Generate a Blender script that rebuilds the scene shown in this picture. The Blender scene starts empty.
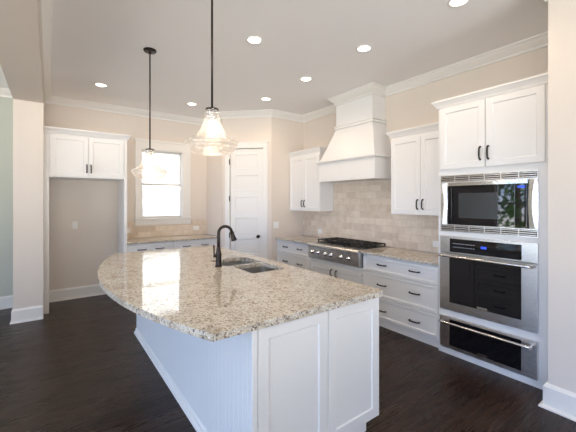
import bpy, bmesh, math, random
from mathutils import Vector

C = bpy.context.scene.collection
SC = bpy.context.scene
random.seed(4)

# ------------------------------------------------------------------ camera
cam = bpy.data.cameras.new('camera')
cam.sensor_width = 36.0
cam.lens = 325.734 / 576 * 36
cam.shift_x = -0.0026
cam.shift_y = -0.0248
cam.clip_start = 0.05
camo = bpy.data.objects.new('camera', cam)
C.objects.link(camo)
camo.location = (0, 0, 1.563)
camo.rotation_euler = (math.radians(90), 0, math.radians(-36.258))
SC.camera = camo

# ------------------------------------------------------------------ world, exposure
SC.view_settings.view_transform = 'Standard'
SC.view_settings.look = 'None'
SC.view_settings.gamma = 1.0
SC.view_settings.use_curve_mapping = False
SC.view_settings.exposure = 0.17
wd = bpy.data.worlds.new('sky')
SC.world = wd
wd.use_nodes = True
bg = wd.node_tree.nodes['Background']
bg.inputs[1].default_value = 8.0
# bright overcast sky above, added glow below the horizon to lift the ceiling
_n, _l = wd.node_tree.nodes, wd.node_tree.links
_tc = _n.new('ShaderNodeTexCoord')
_sp = _n.new('ShaderNodeSeparateXYZ')
_mr = _n.new('ShaderNodeMapRange')
_mr.inputs['From Min'].default_value = -0.06
_mr.inputs['From Max'].default_value = 0.06
_mx = _n.new('ShaderNodeMix')
_mx.data_type = 'RGBA'
_mg = _n.new('ShaderNodeMix')
_mg.data_type = 'RGBA'
_mg.inputs[6].default_value = (1.25, 1.22, 1.18, 1)
_mg.inputs[7].default_value = (2.1, 2.05, 2.0, 1)
_l.new(_mg.outputs[2], _mx.inputs[6])
_mx.inputs[7].default_value = (0.80, 0.90, 1.0, 1)
# the clear western half of the sky is bluer than the half behind the camera
_mw = _n.new('ShaderNodeMapRange')
_mw.inputs['From Min'].default_value = -0.9
_mw.inputs['From Max'].default_value = -0.2
_ms = _n.new('ShaderNodeMix')
_ms.data_type = 'RGBA'
_ms.inputs[6].default_value = (0.50, 0.76, 1.30, 1)
_ms.inputs[7].default_value = (0.13, 0.134, 0.132, 1)
_l.new(_sp.outputs['X'], _mw.inputs['Value'])
_l.new(_mw.outputs['Result'], _ms.inputs[0])
_l.new(_mw.outputs['Result'], _mg.inputs[0])
_l.new(_ms.outputs[2], _mx.inputs[7])
_l.new(_tc.outputs['Generated'], _sp.inputs[0])
_l.new(_sp.outputs['Z'], _mr.inputs['Value'])
_l.new(_mr.outputs['Result'], _mx.inputs[0])
_l.new(_mx.outputs[2], bg.inputs[0])

sun = bpy.data.lights.new('sun', 'SUN')
sun.energy = 8.0
sun.angle = math.radians(0.6)
sun.color = (1.0, 0.97, 0.92)
suno = bpy.data.objects.new('sun', sun)
C.objects.link(suno)
suno.rotation_euler = (math.radians(38), 0, math.radians(8))   # high in the south, over the roof, onto the neighbour's wall

CAN_E, PEND_E = 2.6, 2.2
WARM = (1.0, 0.73, 0.50)


def area_light(name, loc, rot, sx, sy, energy, col=(1, 1, 1), portal=False):
    l = bpy.data.lights.new(name, 'AREA')
    l.shape = 'RECTANGLE'
    l.size = sx
    l.size_y = sy
    l.energy = energy
    l.color = col
    if portal:
        l.cycles.is_portal = True
    o = bpy.data.objects.new(name, l)
    C.objects.link(o)
    o.location = loc
    o.rotation_euler = rot
    return o


# windows of the living side: (centre, width, height) on the left wall x=-4.5 and the wall behind y=-4.5
LEFT_WINS = [(-3.2, 1.9, 0.45, 2.6), (-0.95, 1.9, 0.45, 2.6), (1.3, 1.9, 0.45, 2.6), (3.55, 1.6, 0.45, 2.6)]      # y centre, width, z0, z1; all but the last added for more daylight
BACK_WINS = [(-2.6, 1.8, 0.3, 2.5), (-0.2, 1.8, 0.3, 2.5), (2.0, 1.5, 0.3, 2.5)]           # x centre
R = math.radians
for yc, w, z0, z1 in LEFT_WINS:
    area_light('daylight', (-4.48, yc, (z0 + z1) / 2), (0, R(-90), 0), z1 - z0, w, 1, portal=True)
for xc, w, z0, z1 in BACK_WINS:
    area_light('daylight', (xc, -4.48, (z0 + z1) / 2), (R(90), 0, 0), w, z1 - z0, 1, portal=True)
area_light('daylight', (1.69, 6.36, 1.89), (R(-90), 0, 0), 0.7, 1.22, 1, portal=True)


# ------------------------------------------------------------------ materials
def mat(name, col=(0.8, 0.8, 0.8), rough=0.5, metal=0.0, spec=0.5, coat=0.0):
    m = bpy.data.materials.new(name)
    m.use_nodes = True
    b = m.node_tree.nodes['Principled BSDF']
    b.inputs['Base Color'].default_value = (*col, 1)
    b.inputs['Roughness'].default_value = rough
    b.inputs['Metallic'].default_value = metal
    b.inputs['Specular IOR Level'].default_value = spec
    b.inputs['Coat Weight'].default_value = coat
    return m


def nt(m):
    return m.node_tree.nodes, m.node_tree.links, m.node_tree.nodes['Principled BSDF']


def objco(m):
    n, l, b = nt(m)
    tc = n.new('ShaderNodeTexCoord')
    return tc.outputs['Object']


def noise(m, vec, scale, detail=3, rough=0.5):
    n, l, b = nt(m)
    x = n.new('ShaderNodeTexNoise')
    x.inputs['Scale'].default_value = scale
    x.inputs['Detail'].default_value = detail
    x.inputs['Roughness'].default_value = rough
    l.new(vec, x.inputs['Vector'])
    return x.outputs['Fac']


def ramp(m, fac, stops, interp='LINEAR'):
    n, l, b = nt(m)
    r = n.new('ShaderNodeValToRGB')
    cr = r.color_ramp
    cr.interpolation = interp
    while len(cr.elements) < len(stops):
        cr.elements.new(0.5)
    for e, (p, c) in zip(cr.elements, stops):
        e.position = p
        e.color = (*c, 1) if len(c) == 3 else c
    l.new(fac, r.inputs['Fac'])
    return r.outputs['Color']


def mixc(m, fac, a, b_, mode='MIX'):
    n, l, b = nt(m)
    x = n.new('ShaderNodeMix')
    x.data_type = 'RGBA'
    x.blend_type = mode
    for v, i in ((fac, 0), (a, 6), (b_, 7)):
        if hasattr(v, 'links'):
            l.new(v, x.inputs[i])
        else:
            x.inputs[i].default_value = v if i == 0 else (*v, 1)
    return x.outputs[2]


def bump(m, h, strength, dist=0.01):
    n, l, b = nt(m)
    x = n.new('ShaderNodeBump')
    x.inputs['Strength'].default_value = strength
    x.inputs['Distance'].default_value = dist
    l.new(h, x.inputs['Height'])
    l.new(x.outputs['Normal'], b.inputs['Normal'])


def paint(name, col, rough=0.6, var=0.02):
    m = mat(name, col, rough)
    v = objco(m)
    f = noise(m, v, 60, 2)
    n, l, b = nt(m)
    c2 = tuple(max(0, c - var) for c in col)
    l.new(mixc(m, f, col, c2), b.inputs['Base Color'])
    bump(m, f, 0.03, 0.002)
    return m


M_wall = paint('wall_paint', (0.74, 0.665, 0.59), 0.7)
M_wall_daylit = paint('wall_paint_daylit', (0.52, 0.54, 0.47), 0.7)  # greenish cast of mixed daylight put into the dining wall's colour
M_ceil = paint('ceiling_paint', (0.93, 0.92, 0.92), 0.8)
M_trim = paint('trim_paint', (0.80, 0.78, 0.745), 0.38, 0.01)
M_cab = paint('cabinet_paint', (0.81, 0.805, 0.795), 0.33, 0.01)
M_dark = mat('dark_gap', (0.03, 0.03, 0.03), 0.7)
M_bronze = mat('black_bronze', (0.028, 0.020, 0.016), 0.32, 0.6)
M_pull = mat('oil_rubbed_black', (0.010, 0.008, 0.007), 0.5, 0.0, 0.3)
M_plate = mat('white_plastic', (0.86, 0.85, 0.82), 0.35)
M_slot = mat('slot_dark', (0.05, 0.05, 0.05), 0.6)
M_black = mat('black_enamel', (0.012, 0.012, 0.013), 0.42)
M_bglass = mat('black_glass', (0.006, 0.006, 0.008), 0.03, 0, 0.6)
M_chrome = mat('polished_steel', (0.80, 0.79, 0.78), 0.12, 1.0)


def steel():
    m = mat('brushed_steel', (0.68, 0.665, 0.645), 0.3, 1.0)
    n, l, b = nt(m)
    v = objco(m)
    mp = n.new('ShaderNodeMapping')
    mp.inputs['Scale'].default_value = (4, 4, 400)
    l.new(v, mp.inputs['Vector'])
    f = noise(m, mp.outputs['Vector'], 3, 2)
    l.new(ramp(m, f, [(0.3, (0.24,) * 3), (0.7, (0.36,) * 3)]), b.inputs['Roughness'])
    return m


M_steel = steel()
M_sink = mat('satin_sink_steel', (0.60, 0.60, 0.60), 0.30, 1.0)
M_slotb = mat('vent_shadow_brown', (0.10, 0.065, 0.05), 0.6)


def emit(name, col, s):
    m = mat(name, (0, 0, 0))
    n, l, b = nt(m)
    b.inputs['Base Color'].default_value = (*col, 1)
    b.inputs['Emission Color'].default_value = (*col, 1)
    b.inputs['Emission Strength'].default_value = s
    return m


M_lens = emit('can_lens', (1.0, 0.93, 0.82), 6)
M_bulb = emit('bulb_glow', (1.0, 0.86, 0.66), 25)
M_blue = emit('blue_display', (0.03, 0.09, 0.8), 0.55)
M_mark = emit('display_mark', (0.35, 0.38, 0.45), 0.15)


def granite():
    m = mat('granite', (0.7, 0.6, 0.5), 0.07, 0, 0.5)
    n, l, b = nt(m)
    v = objco(m)
    w = noise(m, v, 14, 4, 0.6)
    base = ramp(m, w, [(0.30, (0.34, 0.275, 0.195)), (0.46, (0.55, 0.485, 0.375)), (0.62, (0.66, 0.61, 0.51)), (0.8, (0.46, 0.39, 0.29))])
    f2 = noise(m, v, 75, 5, 0.65)
    c = mixc(m, ramp(m, f2, [(0.52, (0, 0, 0)), (0.60, (1, 1, 1))]), base, (0.78, 0.745, 0.69))
    f3 = noise(m, v, 48, 6, 0.7)
    c = mixc(m, ramp(m, f3, [(0.40, (1, 1, 1)), (0.46, (0, 0, 0))]), c, (0.24, 0.18, 0.14))
    mp = n.new('ShaderNodeMapping')
    mp.inputs['Location'].default_value = (3.1, 7.7, 1.3)
    l.new(v, mp.inputs['Vector'])
    f4 = noise(m, mp.outputs['Vector'], 85, 4, 0.6)
    c = mixc(m, ramp(m, f4, [(0.365, (1, 1, 1)), (0.41, (0, 0, 0))]), c, (0.05, 0.045, 0.045))
    f5 = noise(m, mp.outputs['Vector'], 33, 4, 0.6)
    c = mixc(m, ramp(m, f5, [(0.60, (0, 0, 0)), (0.68, (0.75,) * 3)]), c, (0.40, 0.38, 0.36))
    l.new(c, b.inputs['Base Color'])
    return m


M_granite = granite()


def brick_mat(name, axes, w, h, c1, c2, mortar_c, mortar, rough, noise_scale=20):
    m = mat(name, c1, rough)
    n, l, b = nt(m)
    v = objco(m)
    sp = n.new('ShaderNodeSeparateXYZ')
    l.new(v, sp.inputs[0])
    cb = n.new('ShaderNodeCombineXYZ')
    l.new(sp.outputs[axes[0]], cb.inputs[0])
    l.new(sp.outputs[axes[1]], cb.inputs[1])
    br = n.new('ShaderNodeTexBrick')
    br.inputs['Scale'].default_value = 1.0
    br.inputs['Brick Width'].default_value = w
    br.inputs['Row Height'].default_value = h
    br.inputs['Mortar Size'].default_value = mortar
    br.inputs['Mortar Smooth'].default_value = 0.1
    br.inputs['Color1'].default_value = (*c1, 1)
    br.inputs['Color2'].default_value = (*c2, 1)
    br.inputs['Mortar'].default_value = (*mortar_c, 1)
    l.new(cb.outputs[0], br.inputs['Vector'])
    return m, n, l, b, v, br, cb


def tile(name, axes):
    m, n, l, b, v, br, cb = brick_mat(name, axes, 0.2, 0.1, (0.84, 0.735, 0.61), (0.60, 0.49, 0.38), (0.60, 0.505, 0.40), 0.003, 0.42)
    f = noise(m, v, 9, 5, 0.65)
    c = mixc(m, 0.4, br.outputs['Color'], ramp(m, f, [(0.3, (0.52, 0.41, 0.31)), (0.5, (0.70, 0.59, 0.465)), (0.7, (0.84, 0.765, 0.66))]))
    l.new(c, b.inputs['Base Color'])
    bump(m, br.outputs['Fac'], -0.25, 0.004)
    return m


M_tile_r = tile('travertine_tile_right', (1, 2))
M_tile_b = tile('travertine_tile_back', (0, 2))


def wood():
    m, n, l, b, v, br, cb = brick_mat('dark_plank_floor', (0, 1), 1.35, 0.127, (0.040, 0.021, 0.014), (0.022, 0.011, 0.0075), (0.048, 0.032, 0.024), 0.0016, 0.3)
    br.offset = 0.37
    br.offset_frequency = 3
    mp = n.new('ShaderNodeMapping')
    mp.inputs['Scale'].default_value = (1.6, 22, 1)
    l.new(v, mp.inputs['Vector'])
    f = noise(m, mp.outputs['Vector'], 2.2, 5, 0.6)
    c = mixc(m, 1.0, br.outputs['Color'], ramp(m, f, [(0.28, (0.6,) * 3), (0.55, (1.0,) * 3), (0.8, (1.2, 1.17, 1.14))]), 'MULTIPLY')
    l.new(c, b.inputs['Base Color'])
    l.new(ramp(m, f, [(0.3, (0.22,) * 3), (0.7, (0.36,) * 3)]), b.inputs['Roughness'])
    mp2 = n.new('ShaderNodeMapping')
    mp2.inputs['Scale'].default_value = (1.0, 9, 1)
    l.new(v, mp2.inputs['Vector'])
    f2 = noise(m, mp2.outputs['Vector'], 3, 3)
    mth = n.new('ShaderNodeMath')
    mth.operation = 'MULTIPLY_ADD'
    l.new(br.outputs['Fac'], mth.inputs[0])
    mth.inputs[1].default_value = -1.0
    l.new(f2, mth.inputs[2])
    bump(m, mth.outputs[0], 0.16, 0.003)
    b.inputs['Specular IOR Level'].default_value = 0.25
    return m


M_floor = wood()


def thin_glass(name, tint, refl=0.12, white=0.0, bumpy=0.0):
    m = bpy.data.materials.new(name)
    m.use_nodes = True
    n, l = m.node_tree.nodes, m.node_tree.links
    for x in list(n):
        n.remove(x)
    out = n.new('ShaderNodeOutputMaterial')
    tr = n.new('ShaderNodeBsdfTransparent')
    tr.inputs[0].default_value = (*tint, 1)
    gl = n.new('ShaderNodeBsdfGlossy')
    gl.inputs['Roughness'].default_value = 0.03
    gl.inputs[0].default_value = (1, 1, 1, 1)
    lw = n.new('ShaderNodeLayerWeight')
    lw.inputs['Blend'].default_value = 0.35
    mx = n.new('ShaderNodeMixShader')
    mm = n.new('ShaderNodeMath')
    mm.operation = 'MULTIPLY_ADD'
    l.new(lw.outputs['Fresnel'] if 'Fresnel' in lw.outputs else lw.outputs[0], mm.inputs[0])
    mm.inputs[1].default_value = 0.45
    mm.inputs[2].default_value = refl * 0.2
    l.new(mm.outputs[0], mx.inputs[0])
    l.new(tr.outputs[0], mx.inputs[1])
    l.new(gl.outputs[0], mx.inputs[2])
    last = mx.outputs[0]
    if bumpy:
        tc = n.new('ShaderNodeTexCoord')
        no = n.new('ShaderNodeTexNoise')
        mp = n.new('ShaderNodeMapping')
        mp.inputs['Scale'].default_value = (1, 1, 5)
        l.new(tc.outputs['Object'], mp.inputs['Vector'])
        l.new(mp.outputs['Vector'], no.inputs['Vector'])
        no.inputs['Scale'].default_value = 14
        bp = n.new('ShaderNodeBump')
        bp.inputs['Strength'].default_value = bumpy
        bp.inputs['Distance'].default_value = 0.02
        l.new(no.outputs['Fac'], bp.inputs['Height'])
        l.new(bp.outputs['Normal'], gl.inputs['Normal'])
        l.new(bp.outputs['Normal'], lw.inputs['Normal'])
    if white:
        tl = n.new('ShaderNodeBsdfTranslucent')
        tl.inputs[0].default_value = (1, 1, 1, 1)
        df = n.new('ShaderNodeBsdfDiffuse')
        df.inputs[0].default_value = (1, 1, 1, 1)
        ad = n.new('ShaderNodeMixShader')
        ad.inputs[0].default_value = 0.5
        l.new(tl.outputs[0], ad.inputs[1])
        l.new(df.outputs[0], ad.inputs[2])
        m2 = n.new('ShaderNodeMixShader')
        m2.inputs[0].default_value = white
        l.new(last, m2.inputs[1])
        l.new(ad.outputs[0], m2.inputs[2])
        last = m2.outputs[0]
    l.new(last, out.inputs[0])
    return m


M_pane = thin_glass('window_glass', (0.98, 0.99, 0.99), 0.15)
M_shade = thin_glass('seeded_glass', (0.955, 0.95, 0.94), 0.3, 0.05, 0.8)
M_siding = mat('white_siding', (0.8, 0.8, 0.79), 0.6)
M_grass = paint('lawn', (0.10, 0.16, 0.05), 0.9, 0.03)
M_leaf = paint('foliage', (0.07, 0.15, 0.04), 0.8, 0.04)
M_bark = paint('bark', (0.12, 0.09, 0.06), 0.9, 0.03)


# ------------------------------------------------------------------ mesh helpers
def nb():
    return bmesh.new()


def hexa(bm, p):
    v = [bm.verts.new(q) for q in p]
    for f in ((0, 3, 2, 1), (4, 5, 6, 7), (0, 1, 5, 4), (1, 2, 6, 5), (2, 3, 7, 6), (3, 0, 4, 7)):
        bm.faces.new([v[i] for i in f])


def box(bm, x0, x1, y0, y1, z0, z1):
    hexa(bm, [(x0, y0, z0), (x1, y0, z0), (x1, y1, z0), (x0, y1, z0), (x0, y0, z1), (x1, y0, z1), (x1, y1, z1), (x0, y1, z1)])
    return bm


class Fr:
    """A vertical face: u runs along it, w out of it, z up."""

    def __init__(s, O, U, N):
        s.O, s.U, s.N = O, U, N

    def p(s, u, w, z):
        return (s.O[0] + s.U[0] * u + s.N[0] * w, s.O[1] + s.U[1] * u + s.N[1] * w, z)

    def box(s, bm, u0, u1, w0, w1, z0, z1):
        hexa(bm, [s.p(u0, w0, z0), s.p(u1, w0, z0), s.p(u1, w1, z0), s.p(u0, w1, z0), s.p(u0, w0, z1), s.p(u1, w0, z1), s.p(u1, w1, z1), s.p(u0, w1, z1)])
        return bm


def paneled(bm, F, u0, u1, z0, z1, w0, w1, stile, panels, rec, slope=0.006):
    """one connected slab with recessed panels on its front"""
    us = [u0, u0 + stile, u1 - stile, u1]
    zs = [z0] + [z for pz in panels for z in pz] + [z1]
    g = [[bm.verts.new(F.p(u, w1, z)) for u in us] for z in zs]
    for j in range(len(zs) - 1):
        for i in range(3):
            q = [g[j][i], g[j][i + 1], g[j + 1][i + 1], g[j + 1][i]]
            if i == 1 and j % 2 == 1:
                a, b_, c, d = us[1] + slope, us[2] - slope, zs[j] + slope, zs[j + 1] - slope
                r = [bm.verts.new(F.p(a, w1 - rec, c)), bm.verts.new(F.p(b_, w1 - rec, c)), bm.verts.new(F.p(b_, w1 - rec, d)), bm.verts.new(F.p(a, w1 - rec, d))]
                bm.faces.new(r)
                for k in range(4):
                    bm.faces.new([q[k], q[(k + 1) % 4], r[(k + 1) % 4], r[k]])
            else:
                bm.faces.new(q)
    ring = [g[0][i] for i in range(4)] + [g[j][3] for j in range(1, len(zs))] + [g[-1][i] for i in (2, 1, 0)] + [g[j][0] for j in range(len(zs) - 2, 0, -1)]
    bk = []
    for vtx in ring:
        co = Vector(vtx.co) - Vector((F.N[0], F.N[1], 0)) * (w1 - w0)
        bk.append(bm.verts.new(co))
    n = len(ring)
    for k in range(n):
        bm.faces.new([ring[k], ring[(k + 1) % n], bk[(k + 1) % n], bk[k]])
    bm.faces.new(bk)
    return bm


def shaker(F, u0, u1, z0, z1, w0, w1, frame=0.057, rec=0.009):
    return paneled(nb(), F, u0, u1, z0, z1, w0, w1, frame, [(z0 + frame, z1 - frame)], rec)


def tube(bm, pts, r, n=10, caps=True):
    pts = [Vector(p) for p in pts]
    rs = r if isinstance(r, (list, tuple)) else [r] * len(pts)
    rings = []
    up = None
    for i, p in enumerate(pts):
        t = (pts[min(i + 1, len(pts) - 1)] - pts[max(i - 1, 0)]).normalized()
        if up is None:
            up = t.orthogonal().normalized()
        up = (up - t * up.dot(t)).normalized()
        sd = t.cross(up)
        rings.append([bm.verts.new(p + (up * math.cos(2 * math.pi * k / n) + sd * math.sin(2 * math.pi * k / n)) * rs[i]) for k in range(n)])
    for a, b_ in zip(rings, rings[1:]):
        for k in range(n):
            bm.faces.new([a[k], a[(k + 1) % n], b_[(k + 1) % n], b_[k]])
    if caps:
        bm.faces.new(rings[0][::-1])
        bm.faces.new(rings[-1])
    return bm


def lathe(bm, prof, cx, cy, n=32, cap0=False, cap1=False):
    rings = [[bm.verts.new((cx + r * math.cos(2 * math.pi * k / n), cy + r * math.sin(2 * math.pi * k / n), z)) for k in range(n)] for r, z in prof]
    for a, b_ in zip(rings, rings[1:]):
        for k in range(n):
            bm.faces.new([a[k], a[(k + 1) % n], b_[(k + 1) % n], b_[k]])
    if cap0:
        bm.faces.new(rings[0][::-1])
    if cap1:
        bm.faces.new(rings[-1])
    return bm


def sweep(bm, prof, path, closed=False):
    """closed profile of (offset to the right of travel, z) mitred along an xy path"""
    n = len(path)
    P = [Vector(p) for p in path]
    rings = []
    for i in range(n):
        def nrm(a, b_):
            d = (b_ - a).normalized()
            return Vector((d.y, -d.x))
        if closed:
            n1, n2 = nrm(P[i - 1], P[i]), nrm(P[i], P[(i + 1) % n])
        else:
            n1 = nrm(P[max(i - 1, 0)], P[max(i, 1)]) if i else nrm(P[0], P[1])
            n2 = nrm(P[i], P[i + 1]) if i < n - 1 else n1
        m = (n1 + n2)
        m = m / (1 + n1.dot(n2)) if (1 + n1.dot(n2)) > 1e-4 else n1
        rings.append([bm.verts.new((P[i].x + m.x * o, P[i].y + m.y * o, z)) for o, z in prof])
    k = len(prof)
    segs = list(zip(rings, rings[1:])) + ([(rings[-1], rings[0])] if closed else [])
    for a, b_ in segs:
        for j in range(k):
            bm.faces.new([a[j], a[(j + 1) % k], b_[(j + 1) % k], b_[j]])
    if not closed:
        bm.faces.new(rings[0])
        bm.faces.new(rings[-1][::-1])
    return bm


def prism(bm, poly, z0, z1, holes=()):
    """extruded polygon with holes; connected"""
    edges = []
    loops = []
    for lp in [poly] + list(holes):
        vs = [bm.verts.new((x, y, z1)) for x, y in lp]
        loops.append(vs)
        for i in range(len(vs)):
            edges.append(bm.edges.new((vs[i], vs[(i + 1) % len(vs)])))
    r = bmesh.ops.triangle_fill(bm, edges=edges, use_beauty=True)
    top = [f for f in r['geom'] if isinstance(f, bmesh.types.BMFace)]
    low = {v: bm.verts.new((v.co.x, v.co.y, z0)) for lp in loops for v in lp}
    for f in top:
        bm.faces.new([low[v] for v in reversed(f.verts)])
    for lp in loops:
        for i in range(len(lp)):
            a, b_ = lp[i], lp[(i + 1) % len(lp)]
            bm.faces.new([a, b_, low[b_], low[a]])
    return bm


def wloc(o):
    v = Vector((0, 0, 0))
    while o:
        v += o.location
        o = o.parent
    return v


def obj(name, bm, m, parent=None, smooth=False, bevel=0.0, kind=None, solid=0.0):
    bmesh.ops.recalc_face_normals(bm, faces=bm.faces)
    if parent:
        off = wloc(parent)
        loc = Vector((0, 0, 0))
    else:
        xs = [v.co.x for v in bm.verts]
        ys = [v.co.y for v in bm.verts]
        zs = [v.co.z for v in bm.verts]
        off = Vector(((min(xs) + max(xs)) / 2, (min(ys) + max(ys)) / 2, min(zs)))
        loc = off
    for v in bm.verts:
        v.co -= off
    me = bpy.data.meshes.new(name)
    bm.to_mesh(me)
    bm.free()
    me.materials.append(m)
    o = bpy.data.objects.new(name, me)
    C.objects.link(o)
    o.location = loc
    if parent:
        o.parent = parent
    if smooth:
        for p in me.polygons:
            p.use_smooth = True
    if solid:
        md = o.modifiers.new('thickness', 'SOLIDIFY')
        md.thickness = solid
        md.offset = 0
    if bevel:
        md = o.modifiers.new('edges', 'BEVEL')
        md.width = bevel
        md.segments = 2
        md.limit_method = 'ANGLE'
        md.angle_limit = R(40)
    if kind:
        o['kind'] = kind
    return o


def tag(o, label, cat, group=None):
    o['label'] = label
    o['category'] = cat
    if group:
        o['group'] = group
    return o


def thing(name, label, cat, loc, group=None):
    o = bpy.data.objects.new(name, None)
    o.empty_display_size = 0.1
    C.objects.link(o)
    o.location = loc
    return tag(o, label, cat, group)


def struct(name, bm, m, parent=None, bevel=0.0, smooth=False):
    return obj(name, bm, m, parent, smooth, bevel, 'structure' if not parent else None)


def dup(root, loc, label=None):
    def cp(o, par):
        c = o.copy()
        C.objects.link(c)
        if par:
            c.parent = par
        for ch in list(o.children):
            cp(ch, c)
        return c
    r = cp(root, None)
    r.location = loc
    if label:
        r['label'] = label
    return r


def pull(F, u, z, w, vertical, L=0.115):
    prof = [(-0.5, 0), (-0.46, 0.018), (-0.36, 0.027), (-0.15, 0.0305), (0.15, 0.0305), (0.36, 0.027), (0.46, 0.018), (0.5, 0)]
    pts = []
    for a, h in prof:
        pts.append(F.p(u, w + h, z + a * L) if vertical else F.p(u + a * L, w + h, z))
    return tube(nb(), pts, [0.010, 0.0082, 0.0075, 0.0082, 0.0082, 0.0075, 0.0082, 0.010], 8)


def add_door(t, F, u0, u1, z0, z1, w0, w1, hu=None, hz=None, frame=0.057, name='door', vertical=True, hs=None, L=0.115):
    d = obj(name, shaker(F, u0, u1, z0, z1, w0, w1, frame), M_cab, t, bevel=0.0015)
    for (a, b_) in (hs or ([(hu, hz)] if hu is not None else [])):
        obj('handle', pull(F, a, b_, w1, vertical, L), M_pull, d, smooth=True)
    return d


# ------------------------------------------------------------------ room shell
XW, YB, HC = 3.939, 6.303, 3.199
struct('floor', box(nb(), -4.7, 4.2, -4.7, 6.6, -0.12, 0), M_floor)
struct('ceiling', box(nb(), -4.7, 4.2, -4.7, 6.6, HC, HC + 0.2), M_ceil)

T = 0.16
PLX0, PLX1, PLY, BZ = -0.389, -0.077, 5.47, 2.883
# back wall with the kitchen window opening
WX0, WX1, WZ0, WZ1 = 1.31, 2.07, 1.262, 2.522
bm = nb()
box(bm, PLX0, WX0, YB, YB + T, 0, HC)
box(bm, WX1, 4.2, YB, YB + T, 0, HC)
box(bm, WX0, WX1, YB, YB + T, 0, WZ0)
box(bm, WX0, WX1, YB, YB + T, WZ1, HC)
struct('wall_back', bm, M_wall)
struct('wall_dining', box(nb(), -4.7, PLX0, YB, YB + T, 0, HC), M_wall_daylit)
struct('wall_right', box(nb(), XW, XW + T, 0.835, YB, 0, HC), M_wall)
# corner pantry: its side, the diagonal with the door, the return to the right wall
PX, PY1, RX, RY = 2.55, 5.572, 3.205, 4.917
prof = [(PX, YB), (PX, PY1), (RX, RY), (XW, RY), (XW, RY + 0.1), (RX + 0.05, RY + 0.1), (PX + 0.1, PY1 + 0.05), (PX + 0.1, YB)]
bm = nb()
# leave a doorway in the diagonal: u 0.14..0.78 along it
s2 = math.sqrt(0.5)


def dg(u, w=0):
    return (PX + s2 * u - s2 * w, PY1 - s2 * u - s2 * w)


DL = (RX - PX) / s2
DU0, DU1, DZ = 0.145, 0.775, 2.53
left = [(PX, YB), (PX, PY1), dg(DU0), dg(DU0, -0.1), (PX + 0.1, PY1 + 0.05), (PX + 0.1, YB)]
right = [dg(DU1), (RX, RY), (XW, RY), (XW, RY + 0.1), (RX + 0.05, RY + 0.1), dg(DU1, -0.1)]
prism(bm, left, 0, HC)
prism(bm, right, 0, HC)
prism(bm, [dg(DU0), dg(DU1), dg(DU1, -0.1), dg(DU0, -0.1)], DZ + 0.01, HC)
struct('wall_pantry', bm, M_wall)
# right foreground wall beside the oven tower
struct('wall_front_right', box(nb(), 3.055, XW + T, -4.7, 0.835, 0, HC), M_wall)
# left wall: a stub beside the niche and a deep header over the wide opening
bm = nb()
prism_pts = [(-4.5, BZ), (PLY, BZ), (PLY, 0), (YB, 0), (YB, HC), (-4.5, HC)]
lo = [bm.verts.new((PLX0, y, z)) for y, z in prism_pts]
hi = [bm.verts.new((PLX1, y, z)) for y, z in prism_pts]
bm.faces.new(lo)
bm.faces.new(hi[::-1])
for i in range(6):
    bm.faces.new([lo[i], lo[(i + 1) % 6], hi[(i + 1) % 6], hi[i]])
struct('wall_left', bm, M_wall)


def holed_wall(fixed0, fixed1, lo_, hi_, wins, along):
    """wall slab with window openings; along='y' or 'x'"""
    bm_ = nb()

    def b(a0, a1, z0, z1):
        if along == 'y':
            box(bm_, fixed0, fixed1, a0, a1, z0, z1)
        else:
            box(bm_, a0, a1, fixed0, fixed1, z0, z1)
    cur = lo_
    for c, w, z0, z1 in sorted(wins):
        b(cur, c - w / 2, 0, HC)
        b(c - w / 2, c + w / 2, 0, z0)
        b(c - w / 2, c + w / 2, z1, HC)
        cur = c + w / 2
    b(cur, hi_, 0, HC)
    return bm_


struct('wall_far_left', holed_wall(-4.66, -4.5, -4.5, YB, LEFT_WINS, 'y'), M_wall)
struct('wall_behind', holed_wall(-4.66, -4.5, -4.5, 3.055, BACK_WINS, 'x'), M_wall)

# living and dining side windows (white frames with a mullion and a rail)
wn = 2


def far_window(F, w, z0, z1):
    global wn
    bm_ = nb()
    F.box(bm_, -w / 2, -w / 2 + 0.05, -0.1, -0.03, z0, z1)
    F.box(bm_, w / 2 - 0.05, w / 2, -0.1, -0.03, z0, z1)
    F.box(bm_, -w / 2 + 0.05, w / 2 - 0.05, -0.1, -0.03, z0, z0 + 0.05)
    F.box(bm_, -w / 2 + 0.05, w / 2 - 0.05, -0.1, -0.03, z1 - 0.05, z1)
    F.box(bm_, -0.045, 0.045, -0.1, -0.03, z0 + 0.05, z1 - 0.05)
    zm = (z0 + z1) / 2
    for a, b_ in ((-w / 2 + 0.05, -0.045), (0.045, w / 2 - 0.05)):
        F.box(bm_, a, b_, -0.09, -0.04, zm - 0.025, zm + 0.025)
    o = struct('window_%d' % wn, bm_, M_trim)
    obj('glass_pane', F.box(nb(), -w / 2 + 0.04, w / 2 - 0.04, -0.068, -0.062, z0 + 0.04, z1 - 0.04), M_pane, o)
    wn += 1


for yc, w, z0, z1 in LEFT_WINS:
    far_window(Fr((-4.5, yc), (0, 1), (1, 0)), w, z0, z1)
for xc, w, z0, z1 in BACK_WINS:
    far_window(Fr((xc, -4.5), (1, 0), (0, 1)), w, z0, z1)

# crown mouldings
CROWN = [(0, 0), (0.092, 0), (0.092, -0.014), (0.078, -0.022), (0.062, -0.045), (0.034, -0.068), (0.022, -0.08), (0.016, -0.084), (0.016, -0.108), (0, -0.108)]


def crown(path, top=HC, k=1.0, closed=False):
    return sweep(nb(), [(o * k, top + z * k - 0.0005) for o, z in CROWN], path, closed)


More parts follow.
